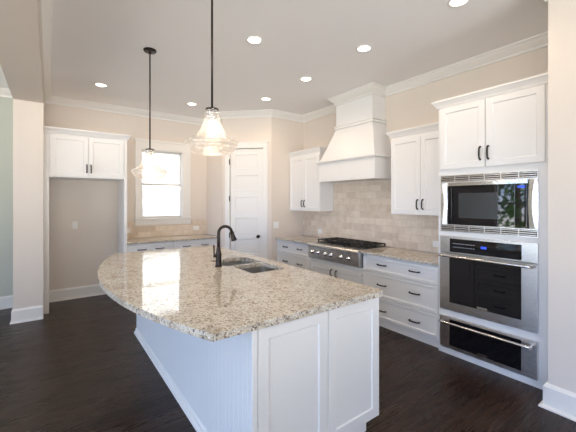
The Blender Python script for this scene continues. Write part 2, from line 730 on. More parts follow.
# chimney of the hood interrupts the run along the right wall
CHX, CHY0, CHY1 = 3.65, 3.008, 3.722
e = 0.001
struct('trim_1', crown([(PLX1 + e, -4.49), (PLX1 + e, YB - e), (PX - e, YB - e), (PX - e, PY1 - e * 0.4), (RX - e * 0.4, RY - e), (XW - e, RY - e), (XW - e, CHY1 + 0.002)]), M_trim)
struct('trim_2', crown([(XW - e, CHY0 - 0.002), (XW - e, 0.836), (3.054, 0.836), (3.054, -4.49)]), M_trim)
struct('trim_3', crown([(-4.49, YB - e), (PLX0 - e, YB - e), (PLX0 - e, -4.49)]), M_trim)
# corner beads of the header: thin moulding on the lower edge of the opening
BASE = [(0, 0), (0.030, 0), (0.030, 0.012), (0.022, 0.02), (0.016, 0.022), (0.016, 0.158), (0.010, 0.172), (0.006, 0.182), (0, 0.182)]
struct('baseboard_left', sweep(nb(), BASE, [(-4.499, YB - e), (PLX0 - e, YB - e), (PLX0 - e, PLY - e), (PLX1 - 0.001, PLY - e)]), M_trim, bevel=0.001)
struct('baseboard_niche', sweep(nb(), BASE, [(-0.015, YB - e), (0.925, YB - e)]), M_trim, bevel=0.001)
struct('baseboard_right', sweep(nb(), [(o * 1.6, z) for o, z in BASE], [(3.12, 0.836), (3.054, 0.836), (3.054, -4.49)]), M_trim, bevel=0.001)

# ------------------------------------------------------------------ kitchen window
FB = Fr((0, YB), (1, 0), (0, -1))
bm = nb()
# side casings, head with cap, in one frame
outer = [(1.215, 1.262), (1.215, 2.60), (2.21, 2.60), (2.21, 1.262)]
F = FB
F.box(bm, 1.215, 1.318, 0.0, 0.02, 1.262, 2.515)
F.box(bm, 2.062, 2.165 + 0.045, 0.0, 0.02, 1.262, 2.515)
F.box(bm, 1.215, 2.21, 0.0, 0.022, 2.515, 2.655)
F.box(bm, 1.205, 2.22, 0.0, 0.034, 2.655, 2.69)
win = struct('window_1', bm, M_trim, bevel=0.002)
obj('sill', F.box(nb(), 1.195, 2.23, -0.06, 0.05, 1.235, 1.262), M_trim, win, bevel=0.003)
obj('apron', F.box(nb(), 1.215, 2.21, 0.0, 0.018, 1.135, 1.235), M_trim, win, bevel=0.002)
bm = nb()
for a, b_ in ((WX0, WX0 + 0.016), (WX1 - 0.016, WX1)):
    F.box(bm, a, b_, -0.15, -0.002, WZ0, WZ1)
F.box(bm, WX0 + 0.016, WX1 - 0.016, -0.15, -0.002, WZ1 - 0.02, WZ1)
obj('jamb', bm, M_trim, win)
zm = 1.888
for nm, z0, z1, w in (('upper_sash', zm - 0.02, WZ1 - 0.02, -0.10), ('lower_sash', WZ0, zm + 0.02, -0.065)):
    bm = nb()
    a0, a1 = WX0 + 0.016, WX1 - 0.016
    paneled(bm, F, a0, a1, z0, z1, w - 0.03, w, 0.028, [(z0 + (0.034 if nm == 'lower_sash' else 0.036), z1 - (0.036 if nm == 'lower_sash' else 0.03))], 0.02, 0.001)
    # open up the glass: delete front recessed face and the back
    dels = [f for f in bm.faces if len(f.verts) > 4 or (f.calc_area() > 0.3)]
    bmesh.ops.delete(bm, geom=dels, context='FACES_ONLY')
    s = obj(nm, bm, M_trim, win)
    obj('glass_pane', F.box(nb(), a0 + 0.024, a1 - 0.024, w - 0.019, w - 0.014, z0 + 0.024, z1 - 0.024), M_pane, s)
obj('sash_lock', F.box(nb(), 1.665, 1.715, -0.062, -0.038, zm + 0.021, zm + 0.034), M_plate, win, bevel=0.003)

# outside: neighbour's siding, lawn and trees
bm = nb()
prof_pts = []
y0 = 8.9
for i in range(44):
    z = -0.3 + i * 0.165
    prof_pts += [(y0 - 0.035, z), (y0 - 0.002, z + 0.165)]
poly = [(y0 + 0.15, -0.3)] + prof_pts + [(y0 + 0.15, prof_pts[-1][1])]
for a, b_ in zip([-4.0], [13.0]):
    l1 = [bm.verts.new((a, y, z)) for y, z in poly]
    l2 = [bm.verts.new((b_, y, z)) for y, z in poly]
    bm.faces.new(l1)
    bm.faces.new(l2[::-1])
    for i in range(len(poly)):
        bm.faces.new([l1[i], l1[(i + 1) % len(poly)], l2[(i + 1) % len(poly)], l2[i]])
tag(obj('neighbor_house', bm, M_siding), 'white house wall with horizontal lap siding outside the kitchen window', 'house')
struct('ground', prism(nb(), [(-15, 3.2), (-6.6, 3.2), (-6.6, 6.5), (13, 6.5), (13, 13), (-15, 13)], -0.45, -0.3), M_grass)
struct('wall_sky_blocker', box(nb(), -4.7, 4.2, YB + 0.04, YB + T, HC + 0.2, 5.0), M_siding)  # unseen upper wall, added to shade the gap before the neighbour


def tree(x, y, h, label, seed):
    rnd = random.Random(seed)
    t = thing('tree', label, 'tree', (x, y, -0.3), 'trees outside the living room')
    obj('trunk', tube(nb(), [(x, y, -0.3), (x + 0.05, y, h * 0.3), (x - 0.05, y + 0.05, h * 0.7)], [0.16, 0.12, 0.06], 10), M_bark, t, smooth=True)
    bm_ = nb()
    for k in range(420):
        a = rnd.uniform(0, 6.28)
        zz = rnd.uniform(0.18, 1.0)
        rr = 1.5 * math.sqrt(rnd.random()) * math.sin(math.pi * (0.15 + 0.8 * zz)) + 0.1
        c = Vector((x + rr * math.cos(a), y + rr * math.sin(a), h * zz))
        d1 = Vector((rnd.gauss(0, 1), rnd.gauss(0, 1), rnd.gauss(0, 1))).normalized() * rnd.uniform(0.1, 0.22)
        d2 = d1.orthogonal().normalized() * rnd.uniform(0.06, 0.12)
        vs = [bm_.verts.new(c + q) for q in (-d1, d2, d1, -d2)]
        bm_.faces.new(vs)
    obj('foliage', bm_, M_leaf, t)


tree(-8.3, 5.0, 3.6, 'green leafy tree mirrored in the lower microwave door', 1)
tree(-11.6, 7.6, 4.4, 'green leafy tree mirrored in the microwave control panel', 2)

# ------------------------------------------------------------------ pantry door
FD = Fr((PX, PY1), (s2, -s2), (-s2, -s2))
pan = [(0.23, 0.485), (0.62, 0.875), (1.005, 1.262), (1.395, 1.65), (1.785, 2.04), (2.17, 2.42)]
d1 = struct('door_1', paneled(nb(), FD, DU0 + 0.006, DU1 - 0.006, 0.008, DZ, -0.05, -0.012, 0.1, pan, 0.014, 0.004), M_trim, bevel=0.0015)
bm = nb()
ci, co = 0.012, 0.094
path = [(DU0 + ci - co, 0.0), (DU0 + ci - co, DZ + 0.005), (DU1 - ci + co, DZ + 0.005), (DU1 - ci + co, 0.0)]
FD.box(bm, DU0 - 0.085, DU0 + 0.004, 0.0, 0.02, 0, DZ + 0.005)
FD.box(bm, DU1 - 0.004, DU1 + 0.085, 0.0, 0.02, 0, DZ + 0.005)
FD.box(bm, DU0 - 0.085, DU1 + 0.085, 0.0, 0.022, DZ + 0.005, DZ + 0.095)
FD.box(bm, DU0 - 0.095, DU1 + 0.095, 0.0, 0.034, DZ + 0.095, DZ + 0.115)
obj('door_casing', bm, M_trim, d1, bevel=0.002)
kb = nb()
ku, kz = 0.685, 0.935
pts = [(-0.012, 0.028), (-0.004, 0.028), (-0.004, 0.011), (0.028, 0.011), (0.032, 0.022), (0.042, 0.029), (0.052, 0.027), (0.06, 0.014), (0.062, 0.004)]
tube(kb, [FD.p(ku, w, kz) for w, r in pts], [r for w, r in pts], 16)
obj('door_knob', kb, M_bronze, d1, smooth=True)
for hz in (2.29, 1.62, 0.95, 0.28):
    obj('hinge', tube(nb(), [FD.p(DU0 + 0.002, 0.024, hz - 0.05), FD.p(DU0 + 0.002, 0.024, hz + 0.05)], 0.009, 8), M_bronze, d1)

# ------------------------------------------------------------------ backsplash tile
bm = box(nb(), XW - 0.010, XW - 0.0005, 1.842, RY - 0.002, 0.917, 1.86)
tag(obj('tile_backsplash', bm, M_tile_r), 'beige stone tile backsplash behind the cooktop and under the hood', 'backsplash')
bm = nb()
prism(bm, [(0.978, 0.917), (2.545, 0.917), (2.545, 1.215), (2.235, 1.215), (2.235, 1.13), (1.19, 1.13), (1.19, 1.215), (0.978, 1.215)], 0, 0.01)
for v in bm.verts:
    v.co = Vector((v.co.x, YB - 0.0105 + v.co.z, v.co.y))
tag(obj('tile_backsplash', bm, M_tile_b), 'low beige stone tile backsplash under the window', 'backsplash')

# ------------------------------------------------------------------ base cabinets, right run
FX = 3.33
FRt = Fr((FX, 0), (0, 1), (-1, 0))
CT0, CT1 = 0.885, 0.915


def right_carcass(t, y0, y1, top=CT0 - 0.001):
    bm_ = nb()
    box(bm_, FX, XW - 0.012, y0, y1, 0.10, top)
    obj('carcass', bm_, M_cab, t)
    obj('toe_kick', box(nb(), FX + 0.012, FX + 0.03, y0, y1, 0, 0.10), M_cab, t)


DRZ = [(0.672, 0.862), (0.37, 0.662), (0.105, 0.36)]


def drawer_bank(label, y0, y1, hz=(0.777, 0.53, 0.215)):
    t = thing('drawer_cabinet', label, 'cabinet', ((FX + XW) / 2, (y0 + y1) / 2, 0), 'drawer cabinets either side of the cooktop')
    right_carcass(t, y0, y1)
    a, b_ = y0 + 0.014, y1 - 0.014
    w = b_ - a
    for (z0, z1), z in zip(DRZ, hz):
        add_door(t, FRt, a, b_, z0, z1, 0.001, 0.02, name='drawer', vertical=False, frame=0.032, hs=[(a + w * 0.27, z), (a + w * 0.71, z)], L=0.125)
    return t


drawer_bank('white three-drawer cabinet between the cooktop and the wall ovens', 1.84, 2.89)
drawer_bank('white drawer cabinet between the cooktop and the pantry corner', 3.96, RY - 0.003)
t = thing('cooktop_cabinet', 'white two-door base cabinet directly under the gas cooktop', 'cabinet', (3.63, 3.425, 0))
right_carcass(t, 2.892, 3.958, 0.684)
for a, b_, hu in ((2.905, 3.418, 3.37), (3.424, 3.945, 3.472)):
    add_door(t, FRt, a, b_, 0.105, 0.612, 0.001, 0.02, hu, 0.527, vertical=True, L=0.09)

# countertops
cx0 = 3.285
R0, R1 = 2.905, 3.945
poly = [(cx0, 1.842), (XW - 0.0115, 1.842), (XW - 0.0115, RY - 0.003), (cx0, RY - 0.003), (cx0, R1 + 0.003), (3.865, R1 + 0.003), (3.865, R0 - 0.003), (cx0, R0 - 0.003)]
tag(obj('countertop', prism(nb(), poly, CT0, CT1), M_granite, bevel=0.004), 'speckled granite countertop around the gas cooktop along the tiled wall', 'countertop')
tag(obj('countertop', box(nb(), 0.978, PX - 0.003, 5.655, YB - 0.0115, CT0, CT1), M_granite, bevel=0.004), 'speckled granite countertop below the window', 'countertop')

# back base cabinets under the window
FBk = Fr((0, 5.70), (1, 0), (0, -1))
for label, x0, x1, hx in (('white base cabinet under the window, next to the tall niche', 0.976, 1.695, (1.197, 1.477)), ('white base cabinet under the window, next to the pantry wall', 1.697, 2.546, (1.93, 2.262))):
    t = thing('base_cabinet', label, 'cabinet', ((x0 + x1) / 2, 6.0, 0), 'base cabinets under the window')
    obj('carcass', box(nb(), x0, x1, 5.70, YB - 0.012, 0.1, CT0 - 0.001), M_cab, t)
    obj('toe_kick', box(nb(), x0, x1, 5.73, 5.75, 0, 0.1), M_cab, t)
    add_door(t, FBk, x0 + 0.012, x1 - 0.012, 0.70, 0.865, 0.001, 0.02, name='drawer', vertical=False, frame=0.04, hs=[(hx[0], 0.785), (hx[1], 0.785)], L=0.125)
    xm = (x0 + x1) / 2
    add_door(t, FBk, x0 + 0.012, xm - 0.002, 0.105, 0.688, 0.001, 0.02, xm - 0.035, 0.6)
    add_door(t, FBk, xm + 0.002, x1 - 0.012, 0.105, 0.688, 0.001, 0.02, xm + 0.035, 0.6)

# ------------------------------------------------------------------ gas cooktop
t = thing('gas_cooktop', 'stainless gas cooktop with black grates and six knobs', 'cooktop', (3.57, 3.425, 0.685))
bm = nb()
pr = [(3.865, 0.687), (3.30, 0.687), (3.262, 0.70), (3.25, 0.868), (3.238, 0.885), (3.238, 0.905), (3.25, 0.922), (3.865, 0.926)]
l1 = [bm.verts.new((x, R0, z)) for x, z in pr]
l2 = [bm.verts.new((x, R1, z)) for x, z in pr]
bm.faces.new(l1)
bm.faces.new(l2[::-1])
for i in range(len(pr)):
    bm.faces.new([l1[i], l1[(i + 1) % len(pr)], l2[(i + 1) % len(pr)], l2[i]])
obj('body', bm, M_steel, t, bevel=0.003)
FK = Fr((3.257, 0), (0, 1), (-1, 0))
for ky in (3.085, 3.23, 3.43, 3.545, 3.71, 3.84):
    pts = [(0.0, 0.030), (0.006, 0.030), (0.008, 0.022), (0.032, 0.019), (0.036, 0.014), (0.0365, 0.004)]
    kb = tube(nb(), [FK.p(ky, w, 0.795) for w, r in pts], [r for w, r in pts], 16)
    k = obj('knob', kb, M_chrome, t, smooth=True)
obj('burner_pan', box(nb(), 3.425, 3.855, R0 + 0.02, R1 - 0.02, 0.9255, 0.931), M_black, t, bevel=0.002)
gw = (R1 - R0 - 0.05) / 3
for gi in range(3):
    y0 = R0 + 0.025 + gi * gw + 0.004
    y1 = y0 + gw - 0.008
    bm = nb()
    zt0, zt1 = 0.958, 0.972
    xs = [3.435, 3.535, 3.636, 3.736, 3.836]
    # outer frame with bars
    for y in (y0, y0 + (y1 - y0) * 0.33, y0 + (y1 - y0) * 0.64, y1 - 0.014):
        box(bm, 3.435, 3.85, y, y + 0.014, zt0, zt1)
    for x in xs:
        box(bm, x, x + 0.014, y0, y1, zt0, zt1)
    for x in (3.435, 3.636, 3.836):
        for y in (y0, y1 - 0.014):
            box(bm, x, x + 0.014, y, y + 0.014, 0.931, zt0)
    # raised fingers round each burner
    for bx in (3.54, 3.74):
        by = (y0 + y1) / 2
        for a in range(8):
            ca, sa = math.cos(a * math.pi / 4), math.sin(a * math.pi / 4)
            tube(bm, [(bx + ca * 0.035, by + sa * 0.035, 0.975), (bx + ca * 0.10, by + sa * 0.10, 0.968)], 0.007, 6)
    obj('grate', bm, M_black, t)
    for bx in (3.54, 3.74):
        obj('burner', lathe(nb(), [(0.055, 0.931), (0.055, 0.939), (0.038, 0.941), (0.038, 0.95), (0.01, 0.953)], bx, (y0 + y1) / 2, 20, False, True), M_black, t, smooth=False)

# ------------------------------------------------------------------ range hood
t = thing('range_hood', 'large white wooden range hood tapering up to the ceiling', 'range hood', (3.72, 3.43, 1.88))
HX, HY0, HY1 = 3.505, 2.85, 3.98
bm = nb()
# lower box, open underneath
box(bm, HX, XW - 0.001, HY0, HY1, 1.905, 2.17)
obj('canopy_box', bm, M_cab, t, bevel=0.002)
bm = nb()
sweep(bm, [(0.0, 1.88), (0.0, 1.905), (-0.06, 1.905), (-0.06, 1.88)], [(XW - 0.011, HY1), (HX, HY1), (HX, HY0), (XW - 0.011, HY0)])
obj('bottom_rail', bm, M_cab, t)
obj('filter', box(nb(), HX + 0.07, XW - 0.03, HY0 + 0.07, HY1 - 0.07, 1.889, 1.903), M_steel, t)
LED = [(0, 2.160), (0.014, 2.160), (0.016, 2.170), (0.036, 2.178), (0.040, 2.186), (0.040, 2.206), (0.034, 2.210), (0.0, 2.212)]
hp = [(XW - 0.002, HY1), (HX, HY1), (HX, HY0), (XW - 0.002, HY0)]


# path travels so that its right side looks outwards: from the wall at high y, to the front, to low y -> outward is left; reverse it
obj('ledge_trim', sweep(nb(), [(-o, z) for o, z in LED], hp[::-1]), M_cab, t)
bm = nb()
rows = 7
z0, z1 = 2.2115, 2.702
prev = None
for i in range(rows + 1):
    s = i / rows
    k = s ** 0.97
    x = HX + 0.012 + (CHX - HX - 0.012) * k
    ya = HY0 + 0.012 + (CHY0 - HY0 - 0.012) * k
    yb_ = HY1 - 0.012 + (CHY1 - HY1 + 0.012) * k
    z = z0 + (z1 - z0) * s
    row = [bm.verts.new(p) for p in ((XW - 0.002, yb_, z), (x, yb_, z), (x, ya, z), (XW - 0.002, ya, z))]
    if prev:
        for j in range(4):
            bm.faces.new([prev[j], prev[(j + 1) % 4], row[(j + 1) % 4], row[j]])
    else:
        bm.faces.new(row[::-1])
    prev = row
bm.faces.new(prev)
obj('tapered_body', bm, M_cab, t)
obj('chimney', box(nb(), CHX, XW - 0.001, CHY0, CHY1, 2.703, HC - 0.002), M_cab, t)
cp = [(XW - 0.002, CHY1), (CHX, CHY1), (CHX, CHY0), (XW - 0.002, CHY0)]
CAPM = [(0, 2.694), (0.022, 2.694), (0.028, 2.702), (0.028, 2.712), (0.014, 2.716), (0.014, 2.728), (0.030, 2.734), (0.030, 2.748), (0.0, 2.754)]
obj('cap_trim', sweep(nb(), [(-o, z) for o, z in CAPM], cp[::-1]), M_cab, t)
obj('crown', sweep(nb(), [(-o * 1.02, HC + z * 1.1 - 0.001) for o, z in CROWN], cp[::-1]), M_trim, t)

# ------------------------------------------------------------------ wall cabinets beside the hood
UX = 3.62
FU = Fr((UX, 0), (0, 1), (-1, 0))
CABCROWN = [(0, 0), (0.012, 0), (0.02, 0.02), (0.044, 0.055), (0.049, 0.06), (0.049, 0.075), (0, 0.075)]


def cab_crown(path, z, name_parent):
    return obj('crown', sweep(nb(), [(o, z + zz) for o, zz in CABCROWN], path), M_cab, name_parent)


def wall_cab(label, y0, y1, ym, ca, cb):
    t = thing('wall_cabinet', label, 'cabinet', (3.78, (y0 + y1) / 2, 1.40), 'wall cabinets either side of the hood')
    obj('carcass', box(nb(), UX, XW - 0.0115, y0, y1, 1.40, 2.40), M_cab, t)
    add_door(t, FU, ym + 0.002, y1 - 0.012, 1.41, 2.36, 0.001, 0.02, ym + 0.035, 1.53)
    add_door(t, FU, y0 + 0.012, ym - 0.002, 1.41, 2.36, 0.001, 0.02, ym - 0.035, 1.53)
    path = [(XW - 0.012, y0), (UX - 0.001, y0), (UX - 0.001, y1), (XW - 0.012, y1)]
    if not ca:
        path = path[1:]
    if not cb:
        path = path[:-1]
    obj('crown', sweep(nb(), [(-o, 2.398 + zz) for o, zz in CABCROWN], path), M_cab, t)
    return t


wall_cab('white two-door wall cabinet between the hood and the wall ovens', 1.842, 2.668, 2.238, False, True)
wall_cab('white two-door wall cabinet between the hood and the pantry corner', 4.078, RY - 0.003, 4.487, True, False)

# ------------------------------------------------------------------ oven tower
TX = 3.296
FT = Fr((TX, 0), (0, 1), (-1, 0))
t = thing('oven_cabinet', 'tall white cabinet housing the microwave, wall oven and warming drawer', 'cabinet', (3.6, 1.34, 0))
TY0, TY1 = 0.845, 1.838
AY0, AY1 = 0.965, 1.808
bm = nb()
box(bm, TX + 0.02, XW - 0.002, TY0, TY0 + 0.03, 0, 2.55)
box(bm, TX + 0.02, XW - 0.002, TY1 - 0.018, TY1, 0, 2.55)
box(bm, XW - 0.02, XW - 0.002, TY0 + 0.03, TY1 - 0.018, 0, 2.55)
obj('carcass', bm, M_cab, t)
MZ0, MZ1, OZ0, OZ1, WZ0_, WZ1_ = 1.258, 1.832, 0.462, 1.216, 0.072, 0.392
# face frame: one plate with three openings
bm = nb()
prism(bm, [(TY0, 0.0), (TY1, 0.0), (TY1, 2.55), (TY0, 2.55)], 0, 0.02,
      holes=[[(AY0 + 0.02, a + 0.015), (AY1 - 0.02, a + 0.015), (AY1 - 0.02, b_ - 0.015), (AY0 + 0.02, b_ - 0.015)] for a, b_ in ((MZ0, MZ1), (OZ0, OZ1), (WZ0_, WZ1_))])
for v in bm.verts:
    v.co = Vector((TX + v.co.z, v.co.x, v.co.y))
obj('face_frame', bm, M_cab, t)
for a in (MZ0, OZ0, WZ0_, 1.86):
    obj('shelf', box(nb(), TX + 0.021, XW - 0.021, TY0 + 0.031, TY1 - 0.019, a - 0.012, a + 0.006), M_cab, t)
obj('top_panel', box(nb(), TX, XW - 0.002, TY0, TY1, 2.5505, 2.565), M_cab, t)
obj('crown', sweep(nb(), [(-o, 2.535 + zz) for o, zz in CABCROWN], [(TX - 0.001, TY0), (TX - 0.001, TY1 + 0.001), (XW - 0.003, TY1 + 0.001)]), M_cab, t)
add_door(t, FT, 1.377, 1.812, 1.893, 2.528, 0.001, 0.02, 1.417, 2.022, L=0.12)
add_door(t, FT, 0.918, 1.371, 1.893, 2.528, 0.001, 0.02, 1.346, 2.022, L=0.12)

# microwave with trim kit
t = thing('microwave', 'stainless built-in microwave with black glass door and louvred trim', 'microwave', (3.5, 1.386, MZ0))
FM = Fr((TX - 0.001, 0), (0, 1), (-1, 0))
obj('body', box(nb(), TX + 0.03, 3.80, AY0 + 0.03, AY1 - 0.03, MZ0 + 0.02, MZ1 - 0.03), M_steel, t)


def louvre(z0, z1):
    bm_ = nb()
    # frame with a middle of four slats and short dividers
    FM.box(bm_, AY0, AY1, 0, 0.012, z0, z0 + 0.010)
    FM.box(bm_, AY0, AY1, 0, 0.012, z1 - 0.010, z1)
    n = 3
    for i in range(n):
        z = z0 + 0.010 + (z1 - z0 - 0.02) * (i + 0.5) / n
        FM.box(bm_, AY0 + 0.012, AY1 - 0.012, 0.003, 0.011, z - 0.0028, z + 0.0028)
    for i in range(7):
        y = AY0 + (AY1 - AY0 - 0.007) * i / 6
        FM.box(bm_, y, y + 0.007, 0.0, 0.011, z0 + 0.010, z1 - 0.010)
    v = obj('vent_louvre', bm_, M_steel, t)
    obj('vent_backing', FM.box(nb(), AY0 + 0.004, AY1 - 0.004, 0.0004, 0.002, z0 + 0.004, z1 - 0.004), M_slotb, v)


louvre(MZ1 - 0.075, MZ1)
louvre(MZ0, MZ0 + 0.075)
zA, zB = MZ0 + 0.075, MZ1 - 0.075
# side cheeks bow inward like polished brackets
for a, b_ in ((AY1 - 0.08, AY1), (AY0, AY0 + 0.075)):
    bm_ = nb()
    rows_ = []
    for i in range(13):
        s = i / 12
        bow = 0.02 * math.sin(math.pi * s)
        z = zA + (zB - zA) * s
        if a > 1.4:
            rows_.append([bm_.verts.new(FM.p(u, w, z)) for u, w in ((b_, 0), (b_, 0.012), (b_ - 0.02 - bow, 0.022), (a + 0.004 - 0.4 * bow + 0.01, 0.016), (a, 0.0))])
        else:
            rows_.append([bm_.verts.new(FM.p(u, w, z)) for u, w in ((a, 0), (a, 0.012), (a + 0.02 + bow, 0.022), (b_ - 0.004 + 0.4 * bow - 0.01, 0.016), (b_, 0.0))])
    for r1, r2 in zip(rows_, rows_[1:]):
        for j in range(5):
            bm_.faces.new([r1[j], r1[(j + 1) % 5], r2[(j + 1) % 5], r2[j]])
    bm_.faces.new(rows_[0])
    bm_.faces.new(rows_[-1][::-1])
    obj('side_cheek', bm_, M_steel, t, smooth=False)
obj('top_strip', FM.box(nb(), AY0 + 0.076, AY1 - 0.081, 0, 0.018, zB - 0.036, zB), M_chrome, t, bevel=0.003)
dr = obj('door', FM.box(nb(), 1.133, AY1 - 0.081, 0.001, 0.02, zA, zB - 0.037), M_bglass, t, bevel=0.003)
M_screen = mat('door_screen', (0.035, 0.037, 0.04), 0.25)
obj('window_screen', FM.box(nb(), 1.27, 1.62, 0.0202, 0.0207, zA + 0.07, zB - 0.11), M_screen, dr)
obj('handle_strip', tube(nb(), [FM.p(1.69, 0.021, zA + 0.012), FM.p(1.686, 0.028, zA + 0.06), FM.p(1.684, 0.03, (zA + zB) / 2), FM.p(1.686, 0.028, zB - 0.09), FM.p(1.69, 0.021, zB - 0.05)], 0.007, 8), M_black, dr, smooth=True)
cpn = obj('control_panel', FM.box(nb(), AY0 + 0.077, 1.131, 0.001, 0.02, zA, zB - 0.037), M_bglass, t, bevel=0.003)
obj('clock_display', FM.box(nb(), 1.056, 1.112, 0.0202, 0.0208, zB - 0.072, zB - 0.055), M_blue, cpn)

# wall oven
t = thing('wall_oven', 'stainless wall oven with black glass door under the microwave', 'oven', (3.5, 1.386, OZ0))
obj('body', box(nb(), TX + 0.03, 3.86, AY0 + 0.03, AY1 - 0.03, OZ0 + 0.02, OZ1 - 0.02), M_steel, t)
cpz = 1.045
cpn = obj('control_fascia', FM.box(nb(), AY0, AY1, 0.0, 0.022, cpz, OZ1), M_steel, t, bevel=0.003)
obj('control_glass', FM.box(nb(), 1.08, 1.706, 0.0222, 0.0245, cpz + 0.012, OZ1 - 0.025), M_bglass, cpn)
for i in range(9):
    for j in range(2):
        obj('key_legend', FM.box(nb(), 1.66 - i * 0.024, 1.672 - i * 0.024, 0.0247, 0.0250, 1.14 - j * 0.035, 1.147 - j * 0.035), M_mark, cpn)
obj('clock_display', FM.box(nb(), 1.36, 1.41, 0.0247, 0.0251, 1.118, 1.14), M_blue, cpn)
dr = obj('door', FM.box(nb(), AY0, AY1, 0.0, 0.03, OZ0, cpz - 0.008), M_steel, t, bevel=0.004)
obj('glass_panel', FM.box(nb(), 1.08, 1.706, 0.0302, 0.033, 0.545, 1.0), M_bglass, dr, bevel=0.001)
obj('badge', FM.box(nb(), 1.35, 1.44, 0.0332, 0.0350, 0.551, 0.569), M_chrome, dr)


def bar_handle(y0, y1, z, parent, w=0.03):
    bm_ = nb()
    tube(bm_, [FM.p(y0, w + 0.05, z), FM.p(y0 + 0.05, w + 0.054, z), FM.p((y0 + y1) / 2, w + 0.056, z), FM.p(y1 - 0.05, w + 0.054, z), FM.p(y1, w + 0.05, z)], 0.0125, 12)
    for y in (y0 + 0.022, y1 - 0.022):
        tube(bm_, [FM.p(y, w, z), FM.p(y, w + 0.05, z)], 0.011, 10)
    obj('handle', bm_, M_chrome, parent, smooth=True)


bar_handle(0.985, 1.79, 1.018, dr)
# warming drawer
t = thing('warming_drawer', 'stainless warming drawer with black glass front below the oven', 'warming drawer', (3.5, 1.386, WZ0_))
obj('body', box(nb(), TX + 0.03, 3.86, AY0 + 0.03, AY1 - 0.03, WZ0_ + 0.02, WZ1_ - 0.02), M_steel, t)
dr = obj('drawer_front', FM.box(nb(), AY0, AY1, 0.0, 0.03, WZ0_, WZ1_), M_steel, t, bevel=0.004)
obj('glass_panel', FM.box(nb(), 1.08, 1.706, 0.0302, 0.033, 0.108, 0.372), M_bglass, dr, bevel=0.001)
obj('badge', FM.box(nb(), 1.35, 1.44, 0.0332, 0.0350, 0.114, 0.132), M_chrome, dr)
bar_handle(0.985, 1.79, 0.345, dr)

# ------------------------------------------------------------------ tall niche cabinet (refrigerator space)
t = thing('refrigerator_surround', 'tall white cabinet surround with two doors over an empty refrigerator niche', 'cabinet', (0.45, 5.98, 0))
NY = 5.68
FN = Fr((0, NY), (1, 0), (0, -1))
obj('side_panel', box(nb(), -0.050, -0.018, NY - 0.015, YB - 0.002, 0, 2.55), M_cab, t)
obj('side_panel', box(nb(), 0.934, 0.974, NY - 0.015, YB - 0.002, 0, 2.55), M_cab, t)
obj('upper_box', box(nb(), -0.0175, 0.9335, NY, YB - 0.002, 1.915, 2.549), M_cab, t)
add_door(t, FN, -0.008, 0.452, 1.93, 2.515, 0.001, 0.02, 0.432, 2.05)
add_door(t, FN, 0.458, 0.926, 1.93, 2.515, 0.001, 0.02, 0.485, 2.05)
obj('crown', sweep(nb(), [(-o, 2.535 + zz) for o, zz in CABCROWN], [(0.975, YB - 0.003), (0.975, NY - 0.016), (-0.0755, NY - 0.016)]), M_cab, t)
obj('filler', box(nb(), -0.0755, -0.0505, NY - 0.005, NY + 0.015, 0, 2.55), M_cab, t)

# ------------------------------------------------------------------ island
IX0, IX1, IY0, IY1 = 0.828, 1.815, 1.47, 4.22
IT = 0.95
t = thing('kitchen_island', 'white kitchen island base with beadboard side and two framed end panels', 'island', (1.3, 2.85, 0))
bm = nb()
zb, zt_ = 0.10, IT - 0.040
# carcass as a hollow shell so the sink has room: front, back, right frame, bottom
box(bm, IX0 + 0.02, IX1, IY0, IY0 + 0.02, zb, zt_)
box(bm, IX0 + 0.02, IX1, IY1 - 0.02, IY1, 0.0, zt_)
box(bm, IX1 - 0.02, IX1, IY0 + 0.02, IY1 - 0.02, zb, zt_)
box(bm, IX0 + 0.02, IX1 - 0.02, IY0 + 0.02, IY1 - 0.02, zb, zb + 0.02)
obj('carcass', bm, M_cab, t)
# beadboard: one sheet with shallow grooves, along x = IX0
bm = nb()
pts = []
y = IY0 - 0.018
step = 0.052
while y < IY1 - 0.001:
    y2 = min(y + step, IY1)
    pts += [(IX0, y), (IX0, y2 - 0.006), (IX0 + 0.004, y2 - 0.004), (IX0 + 0.001, y2 - 0.002)]
    y = y2
poly = pts + [(IX0, IY1), (IX0 + 0.019, IY1), (IX0 + 0.019, IY0 - 0.018)]
lo = [bm.verts.new((x, y, 0.0)) for x, y in poly]
hi = [bm.verts.new((x, y, zt_)) for x, y in poly]
for i in range(len(poly)):
    bm.faces.new([lo[i], lo[(i + 1) % len(poly)], hi[(i + 1) % len(poly)], hi[i]])
bm.faces.new(lo[::-1])
bm.faces.new(hi)
obj('beadboard_panel', bm, M_cab, t)
obj('base_shoe', sweep(nb(), [(0, 0), (-0.028, 0), (-0.028, 0.012), (-0.02, 0.022), (-0.012, 0.026), (-0.012, 0.05), (0, 0.06)], [(IX0 - 0.0005, IY0 - 0.016), (IX0 - 0.0005, IY1)]), M_cab, t)
FI = Fr((0, IY0), (1, 0), (0, -1))
obj('corner_post', FI.box(nb(), IX0 - 0.002, 0.860, 0.0, 0.022, 0.0, zt_), M_cab, t, bevel=0.003)
add_door(t, FI, 0.863, 1.352, 0.088, zt_ - 0.004, 0.001, 0.02, name='end_panel', frame=0.066)
add_door(t, FI, 1.357, 1.832, 0.088, zt_ - 0.004, 0.001, 0.02, name='end_panel', frame=0.066)
obj('toe_kick', box(nb(), 0.862, 1.735, IY0 + 0.012, IY0 + 0.03, 0, 0.0995), M_cab, t)
obj('toe_kick', box(nb(), 1.715, 1.735, IY0 + 0.031, IY1 - 0.021, 0, 0.0995), M_cab, t)
FIR = Fr((IX1, 0), (0, 1), (1, 0))
zt2 = zt_ - 0.004
dz = [(0.10, 0.295), (0.30, 0.50), (0.505, 0.70), (0.705, zt2)]
